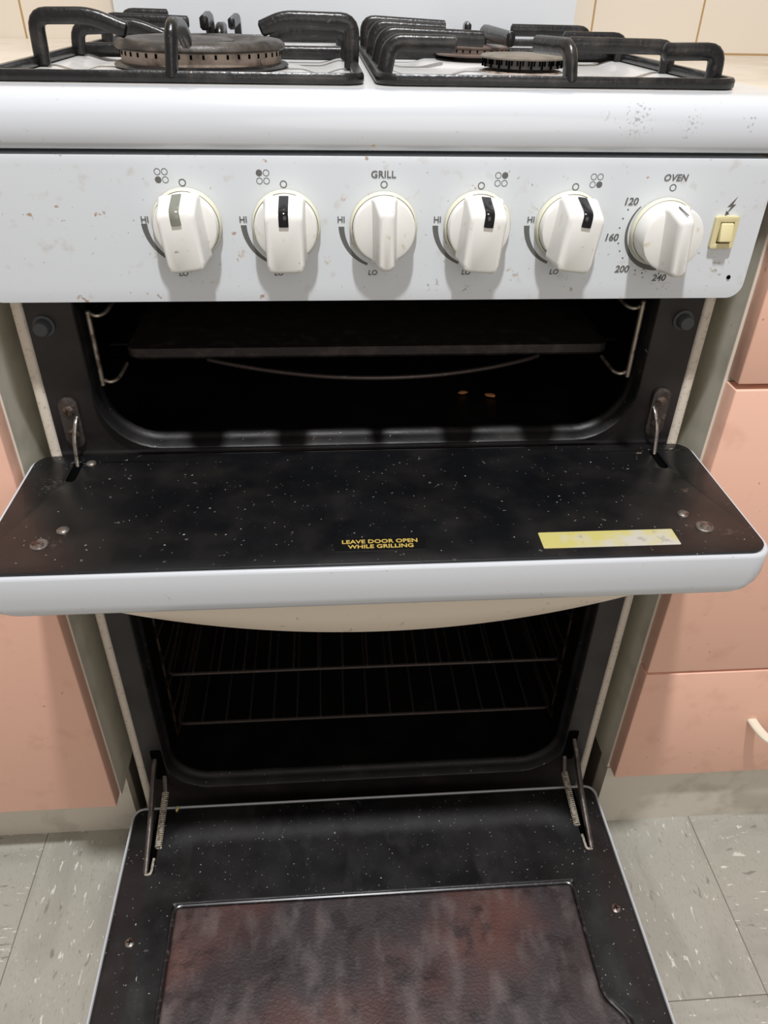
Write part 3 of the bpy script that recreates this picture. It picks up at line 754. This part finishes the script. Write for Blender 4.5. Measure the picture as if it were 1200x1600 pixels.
# oven door handle under the front edge, mostly out of the picture
# hinges: stay arm, hook and spring
for s, x in ((-1, -.2500), (1, .2475)):
    bm = bmesh.new()
    xo = x+s*.0012
    bar(bm, rounded_path([(x-s*.0015, .004, .207), (x, -.010, .196), (xo, -.046, .1665), (xo, -.094, .1435), (xo, -.1005, .1410)], .006, 4), .0026, .0040, (1, 0, 0), .3)
    ha = obj('hinge_arm', bm, steel_d, odr, smooth=True, angle=45)
    bm = bmesh.new(); xc = x-s*.0008
    tube(bm, rounded_path([(xo+s*.001, -.080, .1465), (xo+s*.0012, -.1020, .1425), (xc-s*.004, -.1020, .1425), (xc-s*.0048, -.085, .1445)], .004, 5), .0015, 8)
    obj('hook', bm, spring_m, ha, smooth=True)
    # coil spring lying in the slot
    bm = bmesh.new(); xs = x-s*.0078
    pts = []
    P0 = Vector((xs, -.010, .156)); P1 = Vector((xs, -.072, .1435)); T = (P1-P0).normalized(); Nn = Vector((1,0,0)); Bn = T.cross(Nn)
    nt_ = 26
    for k in range(nt_*8+1):
        a = 2*PI*k/8; p = P0+(P1-P0)*(k/(nt_*8)); pts.append(p+(Nn*math.cos(a)+Bn*math.sin(a))*.0031)
    tube(bm, pts, .0011, 5)
    obj('hinge_spring', bm, spring_m, ha, smooth=True)
    bm = bmesh.new(); bar(bm, [(xs, .003, .176), (xs, -.006, .160), (xs, -.010, .155)], .0024, .0034, (1,0,0), .3)
    obj('hinge_bracket', bm, steel_d, ha, smooth=True, angle=45)
    bm = plate(rrect(x-s*.004-.0065, x-s*.004+.0065, .170, .222, .003), [], 'xz', -.0008, .0006)
    obj('hinge_slot', bm, slotm, st)

# ---- shelf runners inside both cavities
def runner(x, s, y, z0, z1, loops, m, parent):
    bm = bmesh.new()
    bar(bm, [(x, y, z0), (x, y, z1)], .0018, .0022, (1,0,0), .4)
    for z in loops:
        tube(bm, smooth_path([(x, y+.002, z), (x-s*.006, y, z-.0015), (x-s*.011, y+.004, z-.001), (x-s*.0135, y+.012, z+.001), (x-s*.0135, y+.030, z+.001)], 4), .0016, 8)
    return obj('shelf_runner', bm, m, parent, smooth=True, angle=50)
runner(-.2183, -1, .0065, .6760, .7370, (.7350, .6800), ladder_m, st)
runner(.2155, 1, .0065, .6770, .7420, (.7375, .6810), ladder_m, st)
for s, x in ((-1, -.2345), (1, .2345)):
    bm = bmesh.new(); tube(bm, [(x, .055, .200), (x, .055, .50)], .0018, 8); tube(bm, [(x, .40, .200), (x, .40, .50)], .0018, 8)
    for z in (.205, .245, .285, .325, .365, .405, .445, .485): tube(bm, smooth_path([(x, .055, z), (x-s*.008, .062, z), (x-s*.008, .40, z)], 3), .0014, 6)
    obj('shelf_runner', bm, mat('dark_nickel_wire', (88,78,70), .4, .8), st, smooth=True)

# ================================================================== THINGS INSIDE THE STOVE
t = thing('grill_pan', 'black grill pan slid into the upper grill compartment', 'grill pan', (0, .2, .676))
bm = bmesh.new()
loft(bm, [[(a, b, z) for a, b in rrect(-.2075+d, .2115-d, .050+d, .36-d, .008)] for d, z in ((0, .6880), (0, .6805), (.003, .6775), (.003, .6782), (.0015, .6820), (.0015, .6876))])
obj('tray', bm, tray_m, t, smooth=True, angle=40)
obj('side_rail', B(-.2225, -.2080, .060, .35, .6872, .6889), iron, t); obj('side_rail', B(.2120, .2235, .060, .35, .6872, .6889), iron, t)
bm = bmesh.new()
tube(bm, smooth_path([(-.140, .052, .6768), (-.122, .043, .6766), (-.085, .028, .6764), (-.040, .016, .6762), (.008, .012, .6762), (.055, .016, .6762), (.100, .028, .6764), (.135, .043, .6766), (.150, .052, .6768)], 6), .0019, 8)
obj('wire_handle', bm, rack_m, t, smooth=True)
def rack(label, z, y):
    t = thing('oven_rack', label, 'oven rack', (0, .22, z), 'wire racks in the oven')
    bm = bmesh.new(); tube(bm, [(a, b, z) for a, b in rrect(-.2295, .2292, y, .39, .008, 4)], .0021, 8, closed=True); obj('rim', bm, rack_m, t, smooth=True)
    n = 16
    bm = bmesh.new()
    for k in range(1, n):
        x = -.2295+.4587*k/n
        tube(bm, [(x, y, z+.0020), (x, .39, z+.0020)], .0013, 6)
    obj('cross_wires', bm, rack_m, t, smooth=True)
rack('wire oven rack on the upper shelf rung in the oven', .2925, .050)
rack('wire oven rack on the lower shelf rung in the oven', .2065, .050)
# crumbs
def crumb(name, loc, sz, m, label, rz=0):
    bm = bmesh.new(); bmesh.ops.create_icosphere(bm, subdivisions=2, radius=1)
    for v in bm.verts: v.co *= 1+random.uniform(-.12, .12)
    bmesh.ops.scale(bm, verts=bm.verts[:], vec=sz); bmesh.ops.rotate(bm, verts=bm.verts[:], cent=(0,0,0), matrix=Matrix.Rotation(rz, 3, 'Z'))
    bmesh.ops.translate(bm, verts=bm.verts[:], vec=(loc[0], loc[1], loc[2]+sz[2]*.9))
    return tag(obj(name, bm, m, smooth=True, angle=60), label, 'crumb')
crumb('food_crumb', (-.2288, -.0225, ZL+.0010), (.0018, .0042, .0014), crumb_y, 'pale yellow grain lying on the oven door near the left hinge')
crumb('food_crumb', (.0915, .085, .6245), (.0050, .0028, .0014), crumb_o, 'left of the two orange crumbs on the grill compartment floor', .2)
crumb('food_crumb', (.117, .078, .6245), (.0055, .0030, .0016), crumb_o, 'right of the two orange crumbs on the grill compartment floor', -.3)
